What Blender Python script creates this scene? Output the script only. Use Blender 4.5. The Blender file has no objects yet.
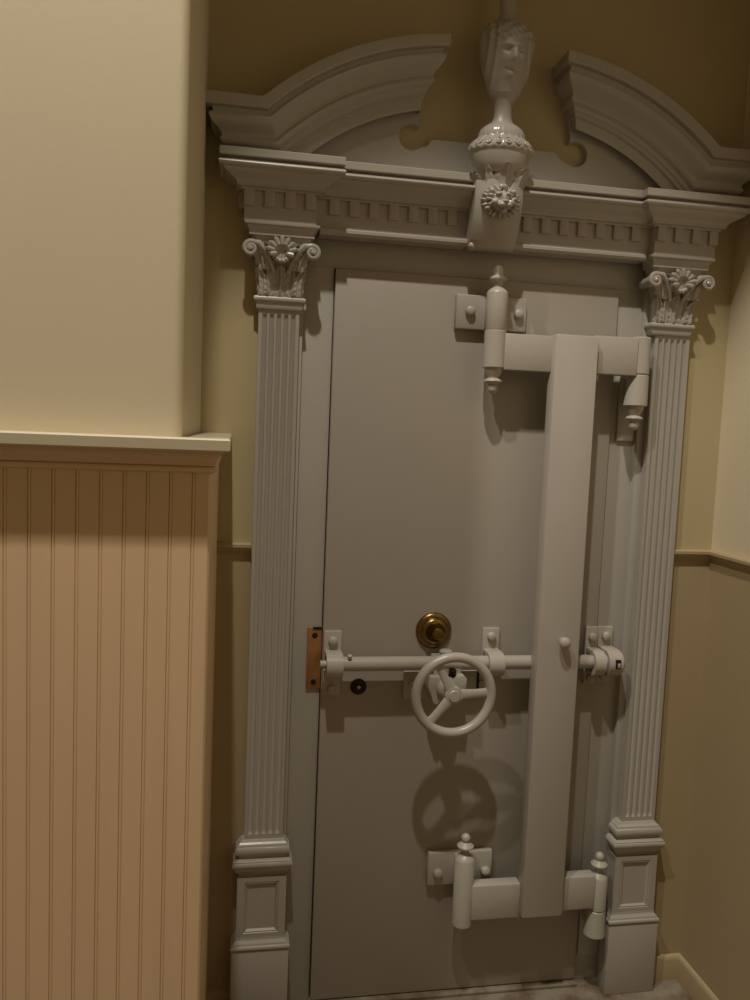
import bpy, bmesh, math, random
from mathutils import Vector, Matrix
PI = math.pi
random.seed(7)
S = bpy.context.scene
COL = S.collection

# ------------------------------------------------------------------ materials
def srgb(r, g, b):
    f = lambda c: (c/255/12.92) if c/255 <= .04045 else ((c/255+.055)/1.055)**2.4
    return (f(r), f(g), f(b), 1)

def mat(name, col, rough=.5, metal=0, bump=0., bscale=60., var=0., vscale=3., spec=.5, stretch=(1, 1, 1), coat=0.):
    m = bpy.data.materials.new(name); m.use_nodes = True
    nt = m.node_tree; b = nt.nodes['Principled BSDF']
    b.inputs['Base Color'].default_value = col
    b.inputs['Roughness'].default_value = rough
    b.inputs['Metallic'].default_value = metal
    b.inputs['Specular IOR Level'].default_value = spec
    if coat: b.inputs['Coat Weight'].default_value = coat; b.inputs['Coat Roughness'].default_value = .15
    tc = nt.nodes.new('ShaderNodeTexCoord'); mp = nt.nodes.new('ShaderNodeMapping')
    mp.inputs['Scale'].default_value = stretch
    nt.links.new(tc.outputs['Object'], mp.inputs['Vector'])
    if bump:
        n = nt.nodes.new('ShaderNodeTexNoise'); n.inputs['Scale'].default_value = bscale; n.inputs['Detail'].default_value = 4
        bp = nt.nodes.new('ShaderNodeBump'); bp.inputs['Strength'].default_value = bump; bp.inputs['Distance'].default_value = .004
        nt.links.new(mp.outputs[0], n.inputs['Vector']); nt.links.new(n.outputs['Fac'], bp.inputs['Height'])
        nt.links.new(bp.outputs[0], b.inputs['Normal'])
    if var:
        n = nt.nodes.new('ShaderNodeTexNoise'); n.inputs['Scale'].default_value = vscale; n.inputs['Detail'].default_value = 6
        cr = nt.nodes.new('ShaderNodeValToRGB')
        cr.color_ramp.elements[0].position = .3; cr.color_ramp.elements[1].position = .7
        c = col
        cr.color_ramp.elements[0].color = (c[0]*(1-var), c[1]*(1-var), c[2]*(1-var), 1)
        cr.color_ramp.elements[1].color = (min(1, c[0]*(1+var)), min(1, c[1]*(1+var)), min(1, c[2]*(1+var)), 1)
        nt.links.new(mp.outputs[0], n.inputs['Vector']); nt.links.new(n.outputs['Fac'], cr.inputs['Fac'])
        nt.links.new(cr.outputs['Color'], b.inputs['Base Color'])
    return m

M = {
 'paint':  mat('grey_paint', srgb(169, 164, 155), .42, bump=.10, bscale=45, var=.03, vscale=2.5),
 'gloss':  mat('grey_gloss_paint', srgb(172, 167, 158), .30, bump=.06, bscale=40, var=.03, vscale=4),
 'leaf':   mat('door_paint', srgb(164, 157, 146), .45, bump=.08, bscale=30, var=.03, vscale=2),
 'metal':  mat('painted_metal', srgb(176, 170, 160), .36, bump=.05, bscale=60, var=.02, vscale=6),
 'relief': mat('relief_paint', srgb(172, 167, 159), .2, bump=.08, bscale=90, var=.04, vscale=9),
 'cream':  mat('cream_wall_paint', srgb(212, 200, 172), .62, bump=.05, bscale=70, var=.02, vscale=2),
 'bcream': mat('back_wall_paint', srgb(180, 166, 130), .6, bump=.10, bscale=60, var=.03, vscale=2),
 'lower':  mat('lower_wall_paint', srgb(168, 150, 116), .5, bump=.08, bscale=60, var=.03, vscale=2),
 'bead':   mat('beadboard_paint', srgb(222, 192, 155), .42, bump=.14, bscale=30, var=.03, vscale=5, stretch=(3, 3, .25)),
 'ledge':  mat('ledge_paint', srgb(196, 184, 158), .34, bump=.05, bscale=40),
 'brass':  mat('brass', srgb(138, 114, 72), .3, metal=1, bump=.04, bscale=90, var=.12, vscale=30),
 'strike': mat('worn_brass', srgb(158, 112, 66), .5, metal=.35, var=.25, vscale=25, bump=.1, bscale=80),
 'bronze': mat('dark_bronze', srgb(58, 46, 36), .4, metal=.8),
 'dark':   mat('dark_gap', srgb(16, 13, 11), .8),
 'lampm':  mat('lamp_can', srgb(210, 205, 195), .5),
}
def floor_material():
    m = mat('floor_stone', srgb(150, 134, 112), .45, bump=.15, bscale=25)
    nt = m.node_tree; b = nt.nodes['Principled BSDF']
    tc = nt.nodes.new('ShaderNodeTexCoord')
    n = nt.nodes.new('ShaderNodeTexNoise'); n.inputs['Scale'].default_value = 9; n.inputs['Detail'].default_value = 7; n.inputs['Roughness'].default_value = .65
    cr = nt.nodes.new('ShaderNodeValToRGB')
    cr.color_ramp.elements[0].position = .35; cr.color_ramp.elements[0].color = srgb(98, 76, 55)
    cr.color_ramp.elements[1].position = .62; cr.color_ramp.elements[1].color = srgb(146, 138, 122)
    nt.links.new(tc.outputs['Object'], n.inputs['Vector']); nt.links.new(n.outputs['Fac'], cr.inputs['Fac'])
    nt.links.new(cr.outputs['Color'], b.inputs['Base Color'])
    return m
M['floor'] = floor_material()

# ------------------------------------------------------------------ object helpers
def obj(name, bm, m, parent=None, angle=35, smooth=True):
    bmesh.ops.recalc_face_normals(bm, faces=bm.faces[:])
    me = bpy.data.meshes.new(name); bm.to_mesh(me); bm.free()
    if smooth:
        me.polygons.foreach_set('use_smooth', [True]*len(me.polygons))
        me.set_sharp_from_angle(angle=math.radians(angle))
    me.materials.append(M[m])
    o = bpy.data.objects.new(name, me); COL.objects.link(o)
    if parent is not None:
        o.parent = parent
        o.matrix_parent_inverse = Matrix.Translation(-abs_loc(parent))
    return o
def abs_loc(o):
    return Vector(o.location) if o.type == 'EMPTY' else Vector((0, 0, 0))
def thing(name, label, cat, loc=(0, 0, 0), group=None):
    o = bpy.data.objects.new(name, None); COL.objects.link(o)
    o.location = loc; o.empty_display_size = .05
    o['label'] = label; o['category'] = cat; o['kind'] = 'thing'
    if group: o['group'] = group
    return o
def struct(o, label, cat):
    o['kind'] = 'structure'; o['label'] = label; o['category'] = cat
    return o
def tag(o, label, cat, group=None):
    o['kind'] = 'thing'; o['label'] = label; o['category'] = cat
    if group: o['group'] = group
    return o
B = bmesh.new

# ------------------------------------------------------------------ shape helpers
def box(bm, x0, x1, y0, y1, z0, z1, bev=0., seg=2):
    vs = [bm.verts.new((x, y, z)) for x in (x0, x1) for y in (y0, y1) for z in (z0, z1)]
    q = [(0, 1, 3, 2), (4, 6, 7, 5), (0, 4, 5, 1), (2, 3, 7, 6), (0, 2, 6, 4), (1, 5, 7, 3)]
    fs = [bm.faces.new([vs[i] for i in f]) for f in q]
    if bev:
        es = list({e for f in fs for e in f.edges})
        bmesh.ops.bevel(bm, geom=es, offset=bev, segments=seg, profile=.5, affect='EDGES')
    return vs
def lathe(bm, cx, cy, prof, n=32, a0=0, a1=2*PI, sx=1, sy=.74, axis='z', fn=None):
    """prof: list of (r, t); revolved round a z axis at (cx,cy) (or y / x axis)."""
    full = abs(a1-a0-2*PI) < 1e-6
    rows = []
    cnt = n if full else n+1
    for r, t in prof:
        row = []
        for k in range(cnt):
            a = a0+(a1-a0)*k/n
            rr = r + (fn(a, t, r) if fn else 0)
            p = (cx+rr*math.cos(a)*sx, cy+rr*math.sin(a)*sy, t)
            row.append(bm.verts.new(p))
        rows.append(row)
    for i in range(len(rows)-1):
        for k in range(n):
            k2 = (k+1) % cnt
            bm.faces.new((rows[i][k], rows[i][k2], rows[i+1][k2], rows[i+1][k]))
    if full:
        for row in (rows[0], rows[-1]): bm.faces.new(row)
    else:
        for row in (rows[0], rows[-1]): bm.faces.new(row)
        back = [r[0] for r in rows]+[r[-1] for r in reversed(rows)]
        bm.faces.new(back)
    return [v for r in rows for v in r]
def axial(bm, p, axis, prof, n=28, ang=0.):
    """prof: list of (r, d) revolved about an axis direction through p."""
    ax = Vector(axis).normalized()
    u = ax.orthogonal().normalized() if abs(ax.z) > .9 else ax.cross(Vector((0, 0, 1))).normalized()
    w = ax.cross(u)
    rows = []
    for r, d in prof:
        rows.append([bm.verts.new(Vector(p)+ax*d+(u*math.cos(2*PI*k/n+ang)+w*math.sin(2*PI*k/n+ang))*max(r, 1e-5)) for k in range(n)])
    for i in range(len(rows)-1):
        for k in range(n):
            bm.faces.new((rows[i][k], rows[i][(k+1) % n], rows[i+1][(k+1) % n], rows[i+1][k]))
    bm.faces.new(rows[0]); bm.faces.new(rows[-1])
def ball(bm, c, r, sx=1, sy=1, sz=1, n=14):
    res = bmesh.ops.create_icosphere(bm, subdivisions=3 if n > 10 else 2, radius=r)
    for v in res['verts']: v.co = Vector((v.co.x*sx+c[0], v.co.y*sy+c[1], v.co.z*sz+c[2]))
    return res['verts']
def dome(r, h, n=7):
    return [(r*math.cos(PI/2*i/n), h*math.sin(PI/2*i/n)) for i in range(n+1)]
def torus(bm, c, R, r, n=64, m=16):
    rows = []
    for i in range(n):
        a = 2*PI*i/n
        rows.append([bm.verts.new((c[0]+(R+r*math.cos(2*PI*j/m))*math.cos(a), c[1]+r*math.sin(2*PI*j/m), c[2]+(R+r*math.cos(2*PI*j/m))*math.sin(a))) for j in range(m)])
    for i in range(n):
        for j in range(m):
            bm.faces.new((rows[i][j], rows[(i+1) % n][j], rows[(i+1) % n][(j+1) % m], rows[i][(j+1) % m]))
def tube(bm, pts, rad, n=10):
    """pts: polyline of vectors; rad: number or list."""
    pts = [Vector(p) for p in pts]
    rows = []
    for i, p in enumerate(pts):
        d = (pts[min(i+1, len(pts)-1)]-pts[max(i-1, 0)]).normalized()
        u = d.cross(Vector((0, 1, 0)))
        if u.length < 1e-3: u = d.cross(Vector((0, 0, 1)))
        u.normalize(); w = d.cross(u)
        r = rad[i] if isinstance(rad, (list, tuple)) else rad
        rows.append([bm.verts.new(p+(u*math.cos(2*PI*k/n)+w*math.sin(2*PI*k/n))*r) for k in range(n)])
    for i in range(len(rows)-1):
        for k in range(n):
            bm.faces.new((rows[i][k], rows[i][(k+1) % n], rows[i+1][(k+1) % n], rows[i+1][k]))
    bm.faces.new(rows[0]); bm.faces.new(rows[-1])
def skin_rows(bm, rows, closed=True, caps=True):
    for i in range(len(rows)-1):
        n = len(rows[i])
        for k in range(n if closed else n-1):
            bm.faces.new((rows[i][k], rows[i][(k+1) % n], rows[i+1][(k+1) % n], rows[i+1][k]))
    if caps:
        bm.faces.new(rows[0]); bm.faces.new(rows[-1])
def plan_sweep(bm, path, prof):
    """sweep a closed profile [(projection, z)] along a plan polyline, mitred at the corners; outward is right of travel."""
    P = [Vector((x, y)) for x, y in path]
    nor = []
    for a, b in zip(P, P[1:]):
        d = (b-a).normalized(); nor.append(Vector((d.y, -d.x)))
    rows = []
    for i, p in enumerate(P):
        n1 = nor[max(i-1, 0)]; n2 = nor[min(i, len(nor)-1)]
        mi = (n1+n2)/(1+n1.dot(n2))
        rows.append([bm.verts.new((p.x+mi.x*q, p.y+mi.y*q, z)) for q, z in prof])
    skin_rows(bm, rows)
def ogee(p0, z0, p1, z1, n=8):
    return [(p0+(p1-p0)*(.5-.5*math.cos(PI*i/n)), z0+(z1-z0)*i/n) for i in range(n+1)]
def ovolo(p0, z0, p1, z1, n=6):
    return [(p0+(p1-p0)*math.sin(PI/2*i/n), z0+(z1-z0)*(1-math.cos(PI/2*i/n))) for i in range(n+1)]
def cove(p0, z0, p1, z1, n=6):
    return [(p0+(p1-p0)*(1-math.cos(PI/2*i/n)), z0+(z1-z0)*math.sin(PI/2*i/n)) for i in range(n+1)]
def halfround(p, z0, z1, out, n=8):
    return [(p+out*math.sin(PI*i/n), z0+(z1-z0)*(.5-.5*math.cos(PI*i/n))) for i in range(n+1)]
def extrude_xz(bm, pts, y0, y1, bev=0.):
    f = [bm.verts.new((x, y0, z)) for x, z in pts]; b = [bm.verts.new((x, y1, z)) for x, z in pts]
    n = len(pts)
    top = bm.faces.new(f); bm.faces.new(list(reversed(b)))
    for i in range(n): bm.faces.new((f[i], b[i], b[(i+1) % n], f[(i+1) % n]))
    if bev: bmesh.ops.bevel(bm, geom=list(top.edges), offset=bev, segments=2, profile=.5, affect='EDGES')

WY = -.010       # back wall face
FZ = -.012       # floor level
FY = .014        # door frame face
LY = .0          # door leaf face
RX = .815        # right wall face
CZ = 6.1         # hall ceiling

# ================================================================== setting
bm = B(); box(bm, -2.2, 1.1, -4.2, .3, FZ-.1, FZ); struct(obj('floor', bm, 'floor', smooth=False), 'mottled beige stone floor at the foot of the grey door', 'floor')

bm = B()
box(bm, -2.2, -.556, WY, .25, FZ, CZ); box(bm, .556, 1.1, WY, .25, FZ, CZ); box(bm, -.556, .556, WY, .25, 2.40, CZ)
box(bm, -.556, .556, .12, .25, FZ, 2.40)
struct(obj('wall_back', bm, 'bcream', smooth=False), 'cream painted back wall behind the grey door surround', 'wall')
bm = B(); box(bm, -.79, -.66, WY-.004, WY, FZ, 1.436)
box(bm, .66, RX, WY-.004, WY, FZ, 1.436)
struct(obj('wall_back_dado', bm, 'lower', smooth=False), 'tan lower part of the back wall beneath the chair rail', 'wall')

bm = B(); box(bm, RX, 1.1, -4.2, WY, FZ, CZ)
struct(obj('wall_right', bm, 'cream', smooth=False), 'cream right wall meeting the back wall beside the right pilaster', 'wall')
bm = B(); box(bm, RX-.004, RX, -4.2, WY, FZ, 1.436)
struct(obj('wall_right_dado', bm, 'lower', smooth=False), 'tan lower part of the right wall under its chair rail', 'wall')

# left projecting wall: plaster above, beadboard below
def rounded_block(x0, x1, y0, y1, z0, z1, r, n=8):
    bm = B(); pts = [(x0, y1), (x0, y0)]
    for i in range(n+1):
        a = -PI/2+PI/2*i/n
        pts.append((x1-r+r*math.cos(a), y0+r+r*math.sin(a)))
    pts.append((x1, y1))
    lo = [bm.verts.new((x, y, z0)) for x, y in pts]; hi = [bm.verts.new((x, y, z1)) for x, y in pts]
    skin_rows(bm, [lo, hi]); return bm
struct(obj('wall_left', rounded_block(-2.2, -.812, -.85, WY, 1.748, CZ, .018), 'cream'), 'pale cream upper wall at left above the beadboard ledge', 'wall')

def beadboard():
    bm = B(); x1, yf = -.757, -.852
    prof = [(-2.2, WY-.002), (-2.2, yf)]
    pitch = .0411; g = []
    k = 0
    while -.788-k*pitch > -2.15:
        g.append(-.788-k*pitch); k += 1
    for c in reversed(g):      # a slim bead between two fine quirks
        prof += [(c-.0038, yf), (c-.0028, yf+.0026), (c-.0019, yf+.0003), (c-.0010, yf-.0002), (c, yf-.0004)]
        prof += [(c+.0010, yf-.0002), (c+.0019, yf+.0003), (c+.0026, yf+.0016), (c+.0034, yf)]
    prof += [(x1-.004, yf), (x1, yf+.004), (x1, WY-.002)]
    lo = [bm.verts.new((x, y, FZ)) for x, y in prof]; hi = [bm.verts.new((x, y, 1.7425)) for x, y in prof]
    skin_rows(bm, [lo, hi]); return bm
struct(obj('wainscot_left', beadboard(), 'bead', angle=20), 'tan vertical beadboard panelling at left under the ledge', 'wainscot')

path = [(-2.2, -.852), (-.757, -.852), (-.757, WY-.003)]
bm = B(); plan_sweep(bm, [(-2.2, -.852), (-.772, -.852), (-.772, WY-.003)], [(-.03, 1.768), (.046, 1.768), (.049, 1.765), (.049, 1.747), (.046, 1.744), (-.03, 1.744)])
struct(obj('trim_1', bm, 'ledge'), 'cream flat ledge capping the beadboard at left', 'trim')
bm = B(); plan_sweep(bm, path, [(0, 1.7435), (.020, 1.7435), (.020, 1.738)]+ovolo(.019, 1.736, .008, 1.720)[::1]+[(.008, 1.717)]+halfround(.004, 1.715, 1.704, .006)+[(.0, 1.702)])
struct(obj('trim_2', bm, 'bead'), 'tan moulding tucked under the cream ledge', 'trim')

rail = [(0, 1.452), (.020, 1.452), (.024, 1.449), (.024, 1.440), (.020, 1.437)]+ogee(.018, 1.435, .004, 1.415, 6)+[(0, 1.412)]
bm = B(); plan_sweep(bm, [(-.756, WY), (-.66, WY)], rail); struct(obj('trim_3', bm, 'lower'), 'short chair rail on the back wall left of the door', 'trim')
bm = B(); plan_sweep(bm, [(.66, WY), (RX, WY), (RX, -4.2)], rail); struct(obj('trim_4', bm, 'lower'), 'chair rail right of the door turning along the right wall', 'trim')
base = [(0, FZ), (.016, FZ), (.016, .058), (.013, .066), (.006, .074), (0, .076)]
bm = B(); plan_sweep(bm, [(.68, WY), (RX, WY), (RX, -4.2)], base); struct(obj('baseboard_right', bm, 'lower'), 'tan baseboard in the corner right of the door', 'baseboard')
bm = B(); plan_sweep(bm, [(-.756, WY), (-.68, WY)], base); struct(obj('baseboard_back', bm, 'lower'), 'tan baseboard left of the left pilaster', 'baseboard')
# hall around and behind the camera
bm = B(); box(bm, -2.2, 1.1, -4.2, .3, CZ, CZ+.1); struct(obj('ceiling', bm, 'cream', smooth=False), 'cream ceiling high above the hall', 'ceiling')

# ================================================================== door frame
fr = thing('door_frame', 'flat grey door frame between the two pilasters around the vault door', 'door frame', (0, FY, FZ))
bm = B(); box(bm, -.5555, -.4408, FY, .119, FZ, 2.262, .002); box(bm, -.5555, -.530, WY, .03, FZ, 2.30, .001); obj('jamb', bm, 'paint', fr)
bm = B(); box(bm, .447, .5555, FY, .119, FZ, 2.262, .002); box(bm, .530, .5555, WY, .03, FZ, 2.30, .001); obj('jamb', bm, 'paint', fr)
bm = B(); box(bm, -.5555, .5555, FY, .119, 2.2585, 2.398, .001); obj('lintel', bm, 'paint', fr)
bm = B(); box(bm, -.443, .447, -.02, .119, FZ, FZ+.010, .002); obj('sill', bm, 'floor', fr)

def bolt(bm, x, y, z, r=.0135, h=.016):
    axial(bm, (x, y, z), (0, -1, 0), [(r*1.0, 0), (r*1.05, h*.35), (r, h*.6)]+[(r*c, h*.6+h*.4*s) for c, s in [(math.cos(i*PI/12), math.sin(i*PI/12)) for i in range(1, 7)]], n=16)

# brass strike plate on the left jamb
bm = B()
extrude_xz(bm, [(-.484, 1.004), (-.440, 1.004), (-.440, 1.193), (-.484, 1.193)], FY-.007, FY, .002)
sp = obj('strike_plate', bm, 'strike', fr); sp['label'] = 'worn brass strike plate'
for z in (1.170, 1.026):
    bm = B(); axial(bm, (-.462, FY-.0072, z), (0, -1, 0), [(.0085, 0), (.0085, .001), (.005, .0015)], 14); obj('screw_hole', bm, 'dark', sp)
bm = B(); extrude_xz(bm, [(-.468, 1.189), (-.4415, 1.189), (-.4415, 1.196), (-.468, 1.196)], FY-.009, FY-.006); obj('lip', bm, 'bronze', sp)
# plates of the hinge on the right jamb
for z0, z1, x0, x1 in ((1.790, 2.02, .468, .5295), (.078, .25, .452, .5295)):
    bm = B(); box(bm, x0, x1, .004, FY, z0, z1, .005); obj('hinge_plate', bm, 'metal', fr)

def keeper(x0, x1, zc, rr, ry, mat_parent, base_y, pad0, pad1, bolts, name='rod_bracket', slot=False):
    """pad plate bolted to the door plus a strap looping over the rod."""
    bm = B()
    xm = (x0+x1)/2
    box(bm, x0, x1, base_y-.012, base_y, pad0, pad1, .004)
    # loop
    n = 22; rows = []; rin = rr-.0222
    for i in range(n+1):
        a = -PI*.5+PI*(i/n)          # from below to above, bulging to -y
        y = ry-rr*math.cos(a); z = zc+rr*math.sin(a)
        y2 = ry-(rr-rin)*math.cos(a); z2 = zc+(rr-rin)*math.sin(a)
        rows.append([bm.verts.new((x0+.003, y, z)), bm.verts.new((x1-.003, y, z)), bm.verts.new((x1-.003, y2, z2)), bm.verts.new((x0+.003, y2, z2))])
    skin_rows(bm, rows)
    for s in (-1, 1):
        h0, h1 = sorted((zc+s*(rr-rin), zc+s*rr))
        box(bm, x0+.003, x1-.003, ry, base_y-.004, h0, h1, .001)
    o = obj(name, bm, 'metal', mat_parent)
    for z in bolts:
        bm = B(); bolt(bm, xm, base_y-.011, z); obj('bolt', bm, 'metal', o)
    return o

RZ, RY = 1.098, -.052      # locking rod
kb = keeper(.4485, .500, RZ-.004, .040, RY+.004, fr, FY, 1.012, 1.196, (1.166, 1.034), 'rod_keeper')
bm = B(); axial(bm, (.452, RY+.004, RZ-.004), (1, 0, 0), [(.032, 0), (.038, .006), (.039, .040), (.036, .050), (.026, .058), (.008, .062)], 24)
obj('keeper_cup', bm, 'metal', kb)
bm = B(); box(bm, .470, .487, RY-.0385, RY-.02, RZ-.014, RZ+.014, .001); sl = obj('keeper_slot', bm, 'dark', kb); sl['label'] = 'dark square slot'
bm = B(); box(bm, .476, .485, RY-.0395, RY-.03, RZ-.010, RZ+.004, .001); obj('latch_tip', bm, 'metal', kb)

# ================================================================== vault door
vd = thing('vault_door', 'grey painted steel vault door with handwheel, locking rod and crane hinge', 'door', (0, LY, FZ))
bm = B(); box(bm, -.438, .443, LY, .10, FZ+.014, 2.2565, .003); obj('leaf', bm, 'leaf', vd)

# --- crane hinge
bm = B(); box(bm, .199, .333, -.118, -.064, .302, 2.095, .006); ub = obj('upright_bar', bm, 'metal', vd)
bm = B(); axial(bm, (.276, -.117, 1.182), (0, -1, 0), [(.011, 0), (.011, .010), (.0155, .013), (.0175, .022), (.0165, .029), (.011, .034), (.003, .036)], 20); obj('stud', bm, 'metal', ub)
HY = -.066
def arm(x0, x1, z0, z1, y0=-.092):
    bm = B(); box(bm, x0, x1, y0, -.050, z0, z1, .004); obj('hinge_arm', bm, 'metal', vd)
arm(.054, .200, 1.985, 2.091); arm(.332, .472, 1.988, 2.101)
arm(.044, .200, .290, .402); arm(.332, .450, .303, .412)

FIN_UP = [(.014, 0), (.013, .010), (.016, .018), (.025, .024), (.026, .028), (.021, .033), (.0145, .037), (.0145, .043), (.0145, .050), (.0125, .059), (.008, .065), (.001, .067)]
FIN_BALL = [(.013, 0), (.012, .012), (.016, .020), (.026, .025), (.026, .029), (.017, .036), (.010, .041), (.0135, .047), (.0145, .054), (.012, .061), (.006, .066), (.001, .067)]
FIN_DN = [(.027, 0), (.025, .010), (.019, .022), (.016, .028), (.025, .034), (.0265, .038), (.020, .044), (.012, .047), (.0155, .054), (.016, .062), (.012, .070), (.004, .075), (.001, .0755)]
def barrel(cx, z0, z1, r, top=None, bottom=None, foot=None, split=None):
    bm = B()
    prof = [(r-.003, z0), (r, z0+.003)]
    if split: prof += [(r, split-.0015), (r-.002, split), (r-.0012, split+.0015), (r-.0012, z1-.003)]
    else: prof += [(r, z1-.003)]
    if top: prof += [(r-.002, z1), (r-.006, z1+.006), (r-.013, z1+.012), (.014, z1+.015)]
    else: prof += [(r-.003, z1)]
    lathe(bm, cx, HY, prof, 32, sy=1)
    if foot:      # flared lower knuckle (top centre, bottom centre, top r, bottom r, z)
        zf, cb, rb = foot
        rows = []
        for t in (0, .03, .5, .97, 1):
            rad = (r-.003 if t == 0 else rb-.003 if t == 1 else r+(rb-r)*t)
            c = cx+(cb-cx)*t
            rows.append([bm.verts.new((c+rad*math.cos(2*PI*k/32), HY+min(rad, .036)*math.sin(2*PI*k/32), z0-.001-(z0-zf)*t)) for k in range(32)])
        skin_rows(bm, rows)
        # lug joining the knuckle to its wall plate
        box(bm, cx-.012, cx+.024, HY, .006, zf+.01, z0-.006, .003)
    o = obj('hinge_barrel', bm, 'metal', vd)
    if top:
        bm = B(); lathe(bm, cx, HY, [(q, z1+.012+h) for q, h in top], 24, sy=1); obj('finial', bm, 'metal', o)
    if bottom:
        zb = foot[0] if foot else z0
        cb = foot[1] if foot else cx
        bm = B(); lathe(bm, cb, HY, [(q, zb-h) for q, h in bottom], 24, sy=1); obj('finial', bm, 'metal', o)
    return o
barrel(.031, 1.989, 2.208, .0325, FIN_UP, FIN_DN, None, 2.098)
barrel(.493, 1.994, 2.106, .029, None, FIN_DN, (1.899, .486, .036))
barrel(.022, .266, .482, .031, FIN_BALL)
barrel(.471, .289, .398, .029, FIN_BALL, None, (.203, .469, .035))
for x0, x1, z0, z1, bx, bz, cx in ((-.079, .140, 2.104, 2.206, (-.037, .113), 2.156, .031), (-.083, .127, .370, .478, (-.051, .105), .412, .022)):
    bm = B(); box(bm, x0, x1, LY-.022, LY, z0, z1, .005)
    box(bm, cx-.022, cx+.022, HY, LY-.01, z0+.003, z1-.003, .003)
    hp = obj('hinge_plate', bm, 'metal', vd)
    for x in bx:
        bm = B(); bolt(bm, x, LY-.021, bz, .0145, .018); obj('bolt', bm, 'metal', hp)

# --- locking rod and brackets
bm = B(); axial(bm, (-.395, RY, RZ), (1, 0, 0), [(.010, -.055), (.0115, -.052), (.0115, -.002), (.0185, 0), (.0215, .004), (.0215, .86), (.018, .868)], 24)
obj('locking_rod', bm, 'metal', vd)
keeper(-.436, -.381, RZ-.004, .037, RY, vd, LY, .988, 1.188, (1.158, 1.010))
keeper(.060, .114, RZ-.004, .037, RY, vd, LY, 1.040, 1.196, (1.170,))
keeper(.402, .4428, RZ-.004, .039, RY, vd, LY, 1.012, 1.199, (1.166, 1.032))
bm = B(); axial(bm, (-.364, RY-.012, RZ+.018), (0, -.4, 1), [(.005, 0), (.005, .008), (.007, .009), (.007, .014), (.003, .016)], 12); obj('set_screw', bm, 'metal', vd)

# --- handwheel and gear case
WX, WZ, WYY = -.071, 1.038, -.172
bm = B()
box(bm, -.186, .086, -.014, LY, .972, 1.062, .004)
mp = obj('mounting_plate', bm, 'metal', vd)
for x in (-.160, .062):
    bm = B(); bolt(bm, x, -.013, 1.022, .010, .010); obj('bolt', bm, 'metal', mp)
bm = B(); box(bm, .047, .053, -.018, -.012, .985, 1.058, .001); obj('slot', bm, 'dark', mp)
bm = B()
extrude_xz(bm, [(-.122, 1.066), (-.070, 1.066), (-.066, 1.030), (-.080, .998), (-.098, .968), (-.110, .990), (-.128, 1.035)], -.086, -.010, .006)
extrude_xz(bm, [(-.062, 1.020), (-.010, 1.010), (-.006, 1.058), (-.018, 1.070), (-.062, 1.068)], -.090, -.010, .006)
box(bm, -.108, -.020, -.070, -.012, 1.005, 1.120, .008)
axial(bm, (WX, -.05, 1.03), (0, -1, 0), [(.030, 0), (.030, .045), (.024, .052), (.016, .056)], 24)
gc = obj('gear_case', bm, 'metal', vd)
bm = B(); axial(bm, (-.070, RY-.008, 1.112), (0, 0, 1), [(.012, 0), (.012, .014), (.020, .016), (.020, .026), (.012, .031)], 12); obj('bolt', bm, 'metal', gc)
bm = B(); axial(bm, (-.052, -.078, 1.062), (0, -.2, 1), [(.012, 0), (.012, .008), (.008, .009), (.008, .013), (.012, .014), (.012, .024)], 12); obj('worm_screw', bm, 'bronze', gc)
bm = B()
torus(bm, (WX, WYY, WZ), .1125, .0145)
hw = obj('hand_wheel', bm, 'gloss', vd)
bm = B(); axial(bm, (WX, -.06, WZ), (0, -1, 0), [(.013, 0), (.013, .085), (.024, .090), (.026, .096), (.026, .116), (.024, .1195), (.0175, .1195), (.0175, .1225), (.016, .124), (.004, .1245)], 28); obj('hub', bm, 'gloss', hw)
for deg in (4, 119, 229):
    bm = B(); a = math.radians(deg)
    d = Vector((math.cos(a), 0, math.sin(a))); t = Vector((-math.sin(a), 0, math.cos(a)))
    rows = []
    for s, w, th, yo in ((.012, .0165, .009, 0), (.022, .0150, .009, 0), (.06, .0118, .008, 0), (.090, .0115, .008, 0), (.1025, .0150, .009, 0), (.112, .020, .009, 0)):
        c = Vector((WX, WYY+yo+.002, WZ))+d*s
        sec = []
        for k in range(12):
            ang = 2*PI*k/12
            ca, sa = math.cos(ang), math.sin(ang)
            e = .55
            sec.append(bm.verts.new(c+t*(w*math.copysign(abs(ca)**e, ca))+Vector((0, th*math.copysign(abs(sa)**e, sa), 0))))
        rows.append(sec)
    skin_rows(bm, rows); obj('spoke', bm, 'gloss', hw)

# --- brass lock, dark keyhole
bm = B(); axial(bm, (-.096, LY, 1.186), (0, -1, 0), [(.0565, 0), (.0565, .004), (.053, .009), (.046, .012), (.043, .012), (.041, .017), (.036, .022), (.030, .024), (.027, .022), (.020, .020)], 40)
lk = obj('cylinder_lock', bm, 'brass', vd); lk['label'] = 'round brass cylinder lock'
bm = B(); axial(bm, (-.090, LY-.018, 1.183), (0, -1, 0), [(.019, 0), (.019, .020), (.0165, .024), (.010, .026)], 26)
box(bm, -.0915, -.0885, LY-.046, LY-.043, 1.176, 1.190)
obj('lock_cylinder', bm, 'brass', lk)
bm = B(); axial(bm, (-.324, LY, 1.012), (0, -1, 0), [(.025, 0), (.025, .003), (.021, .007), (.014, .009), (.011, .007)], 26)
kh = obj('key_escutcheon', bm, 'bronze', vd); kh['label'] = 'dark bronze key escutcheon'
bm = B(); axial(bm, (-.324, LY-.006, 1.012), (0, -1, 0), [(.0055, 0), (.0055, .005), (.003, .007)], 16); obj('key_pin', bm, 'paint', kh)

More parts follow.
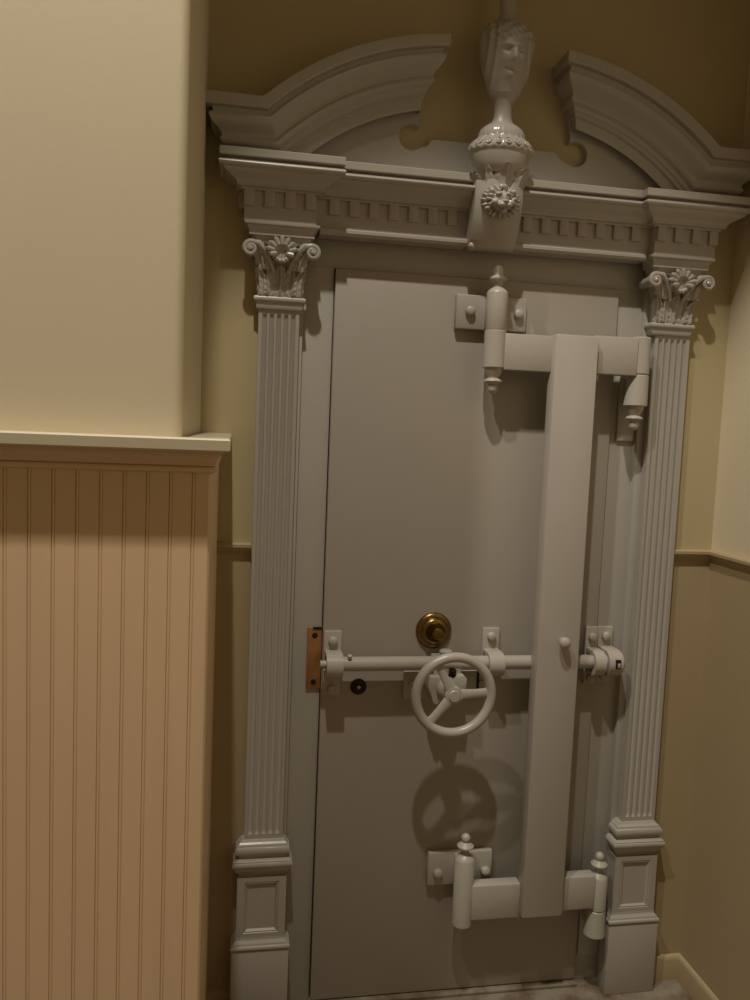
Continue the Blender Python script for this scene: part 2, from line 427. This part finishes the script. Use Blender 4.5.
# ================================================================== pilasters
def leaf_blade(bm, base, h, w, curl=.02, lean=.0, yaw=0., lobes=3, ridge=.004, n=26, m=12, side=0., thick=.004, droop=.55, tip=.85):
    """an acanthus blade: rises along z, its tip rolls outward (-y); scalloped edge, midrib and side veins."""
    cy, sy = math.cos(yaw), math.sin(yaw)
    front, back = [], []
    for i in range(n+1):
        s = i/n
        hw = w*(.55+.45*math.sin(PI*min(1, .15+.75*s)))*(1-tip*max(0, (s-.72)/.28)**2)
        hw *= .86+.26*abs(math.sin(lobes*PI*s*1.02))
        c = max(0, (s-.55)/.45)
        yc = -lean*s-curl*c**1.8
        zc = h*s-h*.16*c**3
        fr_, bk = [], []
        for j in range(-m//2, m//2+1):
            t = j/(m/2)
            x = hw*t+side*s*s
            vein = .5+.5*math.cos(t*PI*3.0)
            y = yc-ridge*(1.1*math.exp(-(t/.16)**2)+.75*vein*(1-.4*abs(t))*(.6+.4*abs(math.sin(lobes*PI*s*1.02))))+.30*hw*abs(t)**1.6
            z = zc-hw*droop*abs(t)*(1 if s > .25 else s/.25)
            for lst, off in ((fr_, 0), (bk, thick)):
                X, Y = x, y+off
                lst.append(bm.verts.new((base[0]+X*cy-Y*sy, base[1]+X*sy+Y*cy, base[2]+z)))
        front.append(fr_); back.append(bk)
    k = m//2*2
    for i in range(n):
        for j in range(k):
            bm.faces.new((front[i][j], front[i][j+1], front[i+1][j+1], front[i+1][j]))
            bm.faces.new((back[i][j+1], back[i][j], back[i+1][j], back[i+1][j+1]))
        bm.faces.new((front[i][0], front[i+1][0], back[i+1][0], back[i][0]))
        bm.faces.new((front[i+1][k], front[i][k], back[i][k], back[i+1][k]))
    for j in range(k):
        bm.faces.new((front[0][j+1], front[0][j], back[0][j], back[0][j+1]))
        bm.faces.new((front[n][j], front[n][j+1], back[n][j+1], back[n][j]))

def pilaster(X, name, label, sh=0., drop=0.):
    p = thing(name, label, 'pilaster', (X, WY, FZ), 'pilasters flanking the vault door')
    yb = WY-.0005
    # ---- shaft with five stopped flutes
    bm = B(); hs, yf = .0575, -.040; xs = X+sh
    cols = [(-hs, 0), (-hs+.003, 0)]
    fw, gap = .0072, .0200
    for k in range(5):
        c = (k-2)*gap
        for a in range(7):
            ph = PI*a/6; cols.append((c-fw*math.cos(ph), math.sin(ph)))
    cols += [(hs-.003, 0), (hs, 0)]
    zs = [(.548, 0), (.576, 0), (.580, .55), (.588, 1), (2.098, 1), (2.106, .55), (2.110, 0), (2.135, 0)]
    rows = []
    for z, d in zs:
        rows.append([bm.verts.new((xs+x, yf+.0068*g*d, z)) for x, g in cols]+[bm.verts.new((xs+hs, yb, z)), bm.verts.new((xs-hs, yb, z))])
    skin_rows(bm, rows)
    obj('shaft', bm, 'paint', p, angle=28)
    # ---- astragal
    U = lambda hx, y: [(X-hx, yb), (X-hx, y), (X+hx, y), (X+hx, yb)]
    bm = B(); plan_sweep(bm, U(.060, -.043), [(-.02, 2.158), (.004, 2.158)]+halfround(.006, 2.157, 2.140, .007)+cove(.006, 2.140, .001, 2.120)+[(-.02, 2.118)])
    obj('astragal', bm, 'gloss', p)
    # ---- capital
    bm = B(); rows = []
    for i in range(11):
        t = i/10; z = 2.157+.163*t
        hx = .056+.004*t+.024*max(0, (t-.35)/.65)**1.3; y = -.048-.008*t-.016*max(0, (t-.35)/.65)**1.3
        rows.append([bm.verts.new((X-hx, yb, z)), bm.verts.new((X-hx, y+.012, z)), bm.verts.new((X-hx+.012, y, z)), bm.verts.new((X+hx-.012, y, z)), bm.verts.new((X+hx, y+.012, z)), bm.verts.new((X+hx, yb, z))])
    skin_rows(bm, rows); cap = obj('capital', bm, 'relief', p)
    for s in (-1, 1):          # corner volutes, with the stalk they grow from
        bm = B(); c = Vector((X+s*.085, -.086, 2.276)); pts = []; rad = []
        stalk = [(X+s*.020, -.060, 2.222), (X+s*.032, -.070, 2.250), (X+s*.046, -.078, 2.276), (X+s*.064, -.083, 2.292)]
        for i, q in enumerate(stalk): pts.append(q); rad.append(.006+.0014*i)
        N = 44
        for i in range(N+1):
            t = i/N; a = 2.05-t*2*PI*1.6; r = .0165*(1-t)**.85+.0028
            pts.append((c.x+s*(-math.cos(PI-a))*r, c.y-.006*t, c.z+math.sin(a)*r)); rad.append(.0076*(1-.5*t))
        tube(bm, pts, rad, 9)
        axial(bm, (c.x, c.y+.004, c.z), (0, -1, 0), [(.0135, -.012), (.0135, 0), (.010, .002)], 20)
        axial(bm, c, (0, -1, 0), [(.007, 0), (.0065, .008), (.003, .011)], 14)
        axial(bm, (c.x, c.y+.002, c.z), (0, 1, 0), [(.0185, 0), (.017, .03), (.015, .045), (.016, .073)], 20)   # scroll running back to the wall
        obj('volute', bm, 'relief', cap)
    bm = B()                    # scallop palmette in the middle
    for k in range(9):
        a = PI*(-.06+1.12*k/8)
        d = Vector((math.cos(a), 0, math.sin(a)))
        c = Vector((X, -.082, 2.270)); L = .044 if abs(k-4) < 3.5 else .034
        tube(bm, [c+d*.012, c+d*(L*.55)+Vector((0, -.011, 0)), c+d*(L*.85)+Vector((0, -.012, 0)), c+d*L+Vector((0, -.004, 0))], [.004, .0066, .0074, .0036], 8)
    axial(bm, (X, -.072, 2.268), (0, -1, 0), [(.026, 0), (.024, .010), (.012, .013)], 20)
    for k in range(6):
        a = PI*(1.12+.76*k/5); d = Vector((math.cos(a), 0, math.sin(a)))
        ball(bm, Vector((X, -.086, 2.268))+d*.020, .0070, n=6)
    obj('palmette', bm, 'relief', cap)
    for dx, h, w, cu, yw, sd in ((-.034, .112, .026, .026, -.10, -.006), (.034, .112, .026, .026, .10, .006), (0, .098, .017, .018, 0, 0), (-.052, .086, .017, .018, -.55, -.004), (.052, .086, .017, .018, .55, .004)):
        bm = B(); leaf_blade(bm, (X+dx, -.050, 2.158), h, w, cu, .008, yw, 5, .0052, 40, 18, sd); obj('acanthus_leaf', bm, 'relief', cap)
    for s in (-1, 1):           # leaves that curl outward below each volute and beside the palmette
        for dx, z, h, w, sd in ((.048, 2.226, .058, .019, .018), (.030, 2.240, .066, .013, .014)):
            bm = B(); leaf_blade(bm, (X+s*dx, -.066, z), h, w, .014, .010, s*.15, 3, .0042, 24, 14, s*sd); obj('acanthus_leaf', bm, 'relief', cap)
    # ---- abacus
    bm = B(); plan_sweep(bm, U(.086, -.072), [(-.03, 2.351), (.017, 2.351), (.017, 2.345)]+ovolo(.016, 2.343, .004, 2.322)+[(.004, 2.317), (-.03, 2.317)])
    obj('abacus', bm, 'gloss', p)
    # ---- attic base, cap of pedestal, pedestal, plinth
    xb = X+(.004 if X > 0 else -.002)
    V = lambda hx, y: [(xb-hx, yb), (xb-hx, y), (xb+hx, y), (xb+hx, yb)]
    bm = B(); plan_sweep(bm, V(.058, -.041), [(-.02, .562), (.004, .562)]+ogee(.006, .560, .016, .548, 5)+halfround(.016, .546, .520, .007)+[(.012, .517), (.012, .508), (-.02, .508)])
    obj('base_moulding', bm, 'gloss', p)
    bm = B(); plan_sweep(bm, V(.066, -.050), [(-.02, .509), (.014, .509), (.020, .505)]+halfround(.018, .503, .486, .005)+ogee(.017, .484, .001, .452, 7)+[(-.02, .450)])
    obj('pedestal_cap', bm, 'gloss', p)
    bm = B(); hx, y = .073, -.058
    z0, z1 = .245, .452
    rings = []
    for inset, dy in ((0, 0), (.021, 0), (.024, .003), (.027, .001), (.032, .008)):
        zz0 = z0+inset*.9+(.012 if inset else 0); zz1 = z1-inset*.75
        rings.append([bm.verts.new((xb-hx+inset, y+dy, zz0)), bm.verts.new((xb+hx-inset, y+dy, zz0)), bm.verts.new((xb+hx-inset, y+dy, zz1)), bm.verts.new((xb-hx+inset, y+dy, zz1))])
    bk = [bm.verts.new((xb+a*hx, yb, z)) for a, z in ((-1, z0), (1, z0), (1, z1), (-1, z1))]
    skin_rows(bm, [bk]+rings)
    obj('pedestal', bm, 'paint', p, angle=20)
    bm = B(); plan_sweep(bm, V(.073, -.058), [(-.03, .262), (.001, .262)]+ogee(.001, .258, .010, .244, 5)+halfround(.010, .243, .228, .006)+[(.012, .226), (-.03, .226)])
    obj('plinth_moulding', bm, 'gloss', p)
    bm = B(); box(bm, xb-.086, xb+.086, -.070, yb, FZ, .227, .003); obj('plinth', bm, 'paint', p)
    return p
pilaster(-.600, 'pilaster', 'fluted grey pilaster left of the door, beside the beadboard panelling', 0)
pilaster(.600, 'pilaster', 'fluted grey pilaster right of the door, in the wall corner', .010)

# ================================================================== entablature with dentils
ent = thing('cornice', 'grey dentil cornice spanning both pilasters over the door', 'cornice', (0, WY, 2.33))
EW = .705
front = [(-EW, WY), (-EW, -.080), (-.507, -.080), (-.507, -.050), (.507, -.050), (.507, -.080), (EW, -.080), (EW, WY)]
bm = B(); plan_sweep(bm, front, [(-.03, 2.440), (.0, 2.440), (.0, 2.352), (-.03, 2.352)]); obj('frieze', bm, 'paint', ent)
crown = [(-.03, 2.522), (.066, 2.522), (.068, 2.520), (.068, 2.502), (.066, 2.500), (.050, 2.499), (.050, 2.492)]
crown += halfround(.058, 2.492, 2.475, .012, 8)[1:]+ogee(.057, 2.474, .022, 2.447, 8)+[(.020, 2.445), (.020, 2.439), (.010, 2.437), (.010, 2.432), (-.03, 2.432)]
bm = B(); plan_sweep(bm, front[:4]+[(-.0685, -.050)], crown); obj('crown_moulding', bm, 'gloss', ent, angle=30)
bm = B(); plan_sweep(bm, [(.0725, -.050)]+front[4:], crown); obj('crown_moulding', bm, 'gloss', ent, angle=30)
mid = [(-.507, .0), (-.507, -.050), (.507, -.050), (.507, .0)]
for xa, xc in ((-.494, -.067), (.0715, .494)):
    bm = B(); plan_sweep(bm, [(xa, -.050), (xc, -.050)], [(-.05, 2.354), (.010, 2.354), (.013, 2.351), (.013, 2.343), (.006, 2.336), (-.05, 2.336)]); obj('architrave_bead', bm, 'gloss', ent)
def dent(x, y):
    bm = B(); box(bm, x-.014, x+.014, y-.010, y+.004, 2.391, 2.433, .0015); obj('dentil', bm, 'paint', ent)
for s in (-1, 1):
    for k in range(4): dent(s*(.693-.0562*k), -.080)
for k in range(17):
    x = -.456+.057*k
    if abs(x) > .075: dent(x, -.050)
for s in (-1, 1):              # side returns
    for k in range(1):
        bm = B(); box(bm, s*EW-.016, s*EW+.016, -.050, -.022, 2.391, 2.433, .0015); obj('dentil', bm, 'paint', ent)

# ================================================================== broken pediment
def pediment(s, label):
    o = thing('pediment_scroll', label, 'pediment', (s*.45, WY, 2.5), 'halves of the broken pediment')
    AX, AZ, R = .096, 2.044, .838
    yf = -.060; XE = .737; ZE = 2.662
    prof = [(.0, -.005), (.068, 0), (.074, 0), (.076, .002), (.076, .028), (.073, .031), (.058, .032), (.056, .045)]
    prof += [(.064, .048), (.066, .055), (.063, .060)]
    prof += [(.063-.031*(.5-.5*math.cos(PI*i/8)), .060+.034*i/8) for i in range(1, 9)]
    prof += [(.032, .098), (.036, .100), (.036, .108), (.032, .113), (.020, .118), (.017, .128), (.012, .131), (.012, .141), (.003, .144), (.0, .172)]
    N = 30
    rows = []
    XT, KT = (.222, .80) if s < 0 else (.244, .85)
    def V(x, y, z): return bm.verts.new((s*x, y, max(z, 2.5228)))
    bm = B()
    # where each offset arc meets each offset ear line
    def junction(h):
        r = R-h; z = ZE-h; c = (z-AZ)/r
        return math.acos(max(-1, min(1, c)))      # angle from vertical
    aT = math.asin((.158-AX)/R)
    rows.append([V(XE+p, WY, ZE-h) for p, h in prof])
    rows.append([V(XE+p, yf-p, ZE-h) for p, h in prof])
    for i in range(N+1):
        row = []
        for p, h in prof:
            aj = junction(h); r = R-h
            xt = XT-KT*p          # returned tip, vertical cut set in with the profile
            at = math.asin((xt-AX)/r)
            a = aj+(at-aj)*i/N
            row.append(V(AX+r*math.sin(a), yf-p, AZ+r*math.cos(a)))
        rows.append(row)
    row = []
    for p, h in prof:
        r = R-h; xt = XT-KT*p; at = math.asin((xt-AX)/r)
        row.append(V(xt, WY, AZ+r*math.cos(at)))
    rows.append(row)
    skin_rows(bm, rows)
    obj('cornice_moulding', bm, 'paint', o, angle=24)
    # tympanum board with its keyhole scroll
    bm = B(); pts = [(.70, 2.523)]
    for i in range(13):
        a = .62+(.163-.62)*i/12; pts.append((AX+.745*math.sin(a), AZ+.745*math.cos(a)))
    pts += [(XT-.008, 2.708), (XT-.004, 2.680)]
    cx, cz, r = XT+.016, 2.632, .037
    for i in range(15):
        a = math.radians(52-(52+50-0)*0)-0
        ang = math.radians(55)+math.radians(0)
        t = i/14; th = math.radians(125)-math.radians(125+128)*t
        pts.append((cx+r*math.cos(th), cz+r*math.sin(th)))
    pts += [(XT-.030, 2.612), (XT-.044, 2.630), (XT-.056, 2.632), (.030, 2.632), (.0005, 2.632), (.0005, 2.523)]
    extrude_xz(bm, [(s*x, z) for x, z in pts], -.032, WY)
    obj('tympanum', bm, 'paint', o, smooth=False)
    return o
pediment(-1, 'left half of the broken arched pediment over the door')
pediment(1, 'right half of the broken arched pediment, running into the wall corner')

# ================================================================== urn and lion corbel
urn = thing('urn_finial', 'tall grey urn with a face mask standing between the pediment halves', 'urn', (.005, WY, 2.51))
UX, UY = .005, -.108
def bowl_fn(a, z, r):
    if z > 2.622: return .0022*abs(math.cos(a*13))*(1 if z < 2.655 else .3)
    if 2.586 < z < 2.622: return .003*math.cos(a*22)
    return 0
bp = [(.030, 2.523), (.058, 2.524), (.068, 2.530), (.080, 2.548), (.087, 2.572), (.088, 2.580), (.092, 2.583), (.094, 2.588), (.092, 2.594), (.088, 2.602), (.082, 2.610), (.074, 2.617), (.068, 2.621), (.066, 2.626), (.065, 2.634), (.060, 2.645), (.051, 2.655), (.038, 2.663), (.026, 2.668)]
bm = B(); lathe(bm, UX, UY, bp, 96, 0, 2*PI, fn=bowl_fn); obj('bowl', bm, 'relief', urn, angle=60)
bm = B()
for k in range(18):
    a = 2*PI*(k+.5)/18
    c = Vector((UX+.083*math.cos(a), UY+.083*.74*math.sin(a), 2.600))
    d = Vector((math.cos(a), math.sin(a), .75)).normalized()
    axial(bm, c, d, [(.0125, -.002), (.0125, .004), (.009, .006), (.008, .003), (.006, .003), (.004, .006), (.001, .007)], 14)
obj('rosette_band', bm, 'relief', urn)
bm = B(); lathe(bm, UX, UY, [(.034, 2.664), (.031, 2.670), (.026, 2.680), (.0245, 2.70), (.027, 2.718), (.034, 2.732), (.043, 2.742)], 40); obj('stem', bm, 'paint', urn)
def g(x, z, cx, cz, sx, sz): return math.exp(-((x-cx)/sx)**2-((z-cz)/sz)**2)
def face_fn(a, z, r):
    x = r*math.cos(a)/.08; q = (z-2.745)/.176
    front = max(0, -math.sin(a))
    f = 0
    f += .020*g(x, q, .05, .50, .42, .30)                                      # head
    f += .016*g(x, q, .05, .47, .075, .13)+.008*g(x, q, .05, .40, .13, .05)     # nose
    for sg in (-1, 1):
        f += .008*g(x, q, .05+sg*.20, .61, .17, .035)                           # brows
        f -= .010*g(x, q, .05+sg*.20, .545, .10, .035)                          # eye sockets
        f += .005*g(x, q, .05+sg*.24, .42, .12, .08)                            # cheeks
    f += .007*g(x, q, .05, .315, .17, .025)-.006*g(x, q, .05, .285, .15, .012)+.008*g(x, q, .05, .20, .13, .05)
    hair = max(0, min(1, (q-.66)*9))*front
    f += .007*hair*(math.sin(x*16+q*9)*math.sin(q*46+x*4)+.6)
    edge = max(0, min(1, (abs(x-.05)-.42)*6))
    f += edge*.006*math.sin(abs(x)*26+q*3)                                      # falling drapery folds
    return f*(.35+.65*front) if front > .02 else 0
up = []
ctrl = [(.043, 2.742), (.047, 2.752), (.059, 2.785), (.068, 2.82), (.074, 2.86), (.078, 2.90), (.076, 2.925), (.066, 2.945), (.048, 2.958), (.030, 2.966)]
for i in range(len(ctrl)-1):
    for k in range(8):
        t = k/8; up.append((ctrl[i][0]+(ctrl[i+1][0]-ctrl[i][0])*t, ctrl[i][1]+(ctrl[i+1][1]-ctrl[i][1])*t))
up.append(ctrl[-1])
up = [(r_, 2.742+(z_-2.742)*.86) for r_, z_ in up]
bm = B(); lathe(bm, UX, UY, up, 110, 0, 2*PI, fn=face_fn); obj('urn_body', bm, 'paint', urn, angle=70)
bm = B(); lathe(bm, UX, UY, [(.030, 2.930), (.034, 2.937), (.028, 2.945), (.024, 2.96), (.023, 3.02), (.028, 3.06), (.038, 3.085), (.041, 3.10), (.034, 3.125), (.018, 3.145), (.004, 3.155)], 40); obj('neck', bm, 'paint', urn)

lion = thing('lion_corbel', 'grey corbel with a lion head under a leaf crest at the cornice centre', 'corbel', (0, -.063, 2.33))
bm = B(); rows = []
LXc = .002
for z, hx, y in ((2.326, .066, -.076), (2.334, .069, -.086), (2.35, .070, -.096), (2.38, .070, -.114), (2.412, .070, -.128), (2.45, .070, -.136), (2.49, .070, -.136), (2.5225, .070, -.130)):
    sec = [(-hx, -.0505)]
    for i in range(9):
        t = i/8; sec.append((-hx+2*hx*t, y-.010*math.sin(PI*t)+.012*(abs(2*t-1)**6)))
    sec.append((hx, -.0505))
    rows.append([bm.verts.new((LXc+x, yy, z)) for x, yy in sec])
skin_rows(bm, rows)
axial(bm, (-.058, -.074, 2.334), (0, -1, -.2), [(.009, -.01), (.010, .006), (.007, .010), (.002, .012)], 14)
obj('corbel_block', bm, 'relief', lion, angle=40)
# lion head: a relief worked as a height field
bm = B(); LZ = 2.443; LYc = -.136
def blob(x, y, z, rx, ry, rz, rot=0.):
    res = bmesh.ops.create_icosphere(bm, subdivisions=2, radius=1)
    cr, sr = math.cos(rot), math.sin(rot)
    for v in res['verts']:
        px, py, pz = v.co.x*rx, v.co.y*ry, v.co.z*rz
        v.co = Vector((LXc+x+px*cr-pz*sr, LYc+y+py, LZ+(z+px*sr+pz*cr)*.84))
blob(0, -.010, .002, .034, .026, .036)                   # skull
blob(0, -.036, -.016, .018, .018, .014)                  # muzzle
blob(0, -.034, .004, .0085, .012, .020)                  # bridge of the nose
blob(0, -.053, -.010, .0095, .006, .0055)                # nose pad
for sg in (-1, 1):
    blob(sg*.010, -.047, -.021, .0095, .010, .008)       # lips
    blob(sg*.014, -.032, .019, .011, .008, .0055, sg*-.25)   # brow
    blob(sg*.013, -.031, .008, .0046, .0046, .0036)      # eye
    blob(sg*.023, -.024, -.006, .011, .012, .012)        # cheek
    blob(sg*.031, -.018, .031, .009, .010, .010)         # ear
blob(0, -.034, -.037, .011, .013, .008)                  # chin
rl = random.Random(5)
for rad, cnt, yy, ln, wd in ((.035, 15, -.015, .012, .0062), (.046, 21, -.005, .013, .0062)):
    for k in range(cnt):
        a = 2*PI*(k+.5)/cnt
        if rad < .04 and -math.sin(a) > .45: continue
        blob(rad*math.cos(a), yy+rl.uniform(-.003, .002), rad*.95*math.sin(a)+.002, ln*rl.uniform(.85, 1.15), .0115, wd, a+rl.uniform(-.4, .4))
blob(.003, -.020, .046, .009, .010, .011, .3)
blob(-.006, -.020, .045, .008, .010, .010, -.4)                   # forelock
ho = obj('lion_head', bm, 'relief', lion, angle=180)
md = ho.modifiers.new('fuse', 'REMESH'); md.mode = 'VOXEL'; md.voxel_size = .0013; md.use_smooth_shade = True
sm = ho.modifiers.new('soften', 'SMOOTH'); sm.factor = .5; sm.iterations = 2
for dx, h, w, cu, yw, sd, y, z in ((.006, .074, .029, .014, 0, 0, -.142, 2.480), (-.042, .064, .022, .008, -.30, -.010, -.132, 2.482), (.048, .064, .024, .010, .35, .014, -.132, 2.482), (.066, .052, .019, .010, .9, .010, -.118, 2.484), (-.064, .050, .018, .008, -1.0, .0, -.110, 2.478)):
    bm = B(); leaf_blade(bm, (LXc+dx, y, z), h, w, cu, .020, yw, 3, .0026, 32, 16, sd, .005, .12, .62); obj('crest_leaf', bm, 'relief', lion)

# ================================================================== lights
def spot(name, loc, target, power, size, blend, col, radius):
    l = bpy.data.lights.new(name, 'SPOT'); l.energy = power; l.spot_size = math.radians(size); l.spot_blend = blend; l.color = col; l.shadow_soft_size = radius
    o = bpy.data.objects.new(name, l); COL.objects.link(o); o.location = loc
    d = Vector(target)-Vector(loc); o.rotation_euler = d.to_track_quat('-Z', 'Y').to_euler()
    return o
KEY = (1, .93, .81)
spot('ceiling_spot', (-.85, -2.0, 5.8), (.3, -1.1, 0), 425, 45.8, .15, KEY, .05)
spot('ceiling_spot', (-2.08, -2.1, 5.8), (.2, -2.6, 0), 300, 67, .15, KEY, .05)

w = bpy.data.worlds.new('World'); S.world = w; w.use_nodes = True
bg = w.node_tree.nodes['Background']; bg.inputs[0].default_value = (1, .68, .36, 1); bg.inputs[1].default_value = .145

# ================================================================== camera
cam = bpy.data.cameras.new('camera'); co = bpy.data.objects.new('camera', cam); COL.objects.link(co)
r = Vector((.98447647, -.17074858, .04063264)); u = Vector((-.0249354, .09309118, .9953453)); f = Vector((.17373633, .98090721, -.08738839))
mw = Matrix((r, u, -f)).transposed().to_4x4(); mw.translation = Vector((-.717, -2.378, 1.797))
co.matrix_world = mw
cam.sensor_fit = 'VERTICAL'; cam.sensor_height = 36; cam.sensor_width = 27; cam.lens = 808*36/1000; cam.clip_start = .05
S.camera = co
vs = S.view_settings
vs.view_transform = 'Standard'; vs.look = 'None'; vs.gamma = 1; vs.use_curve_mapping = False; vs.exposure = 0
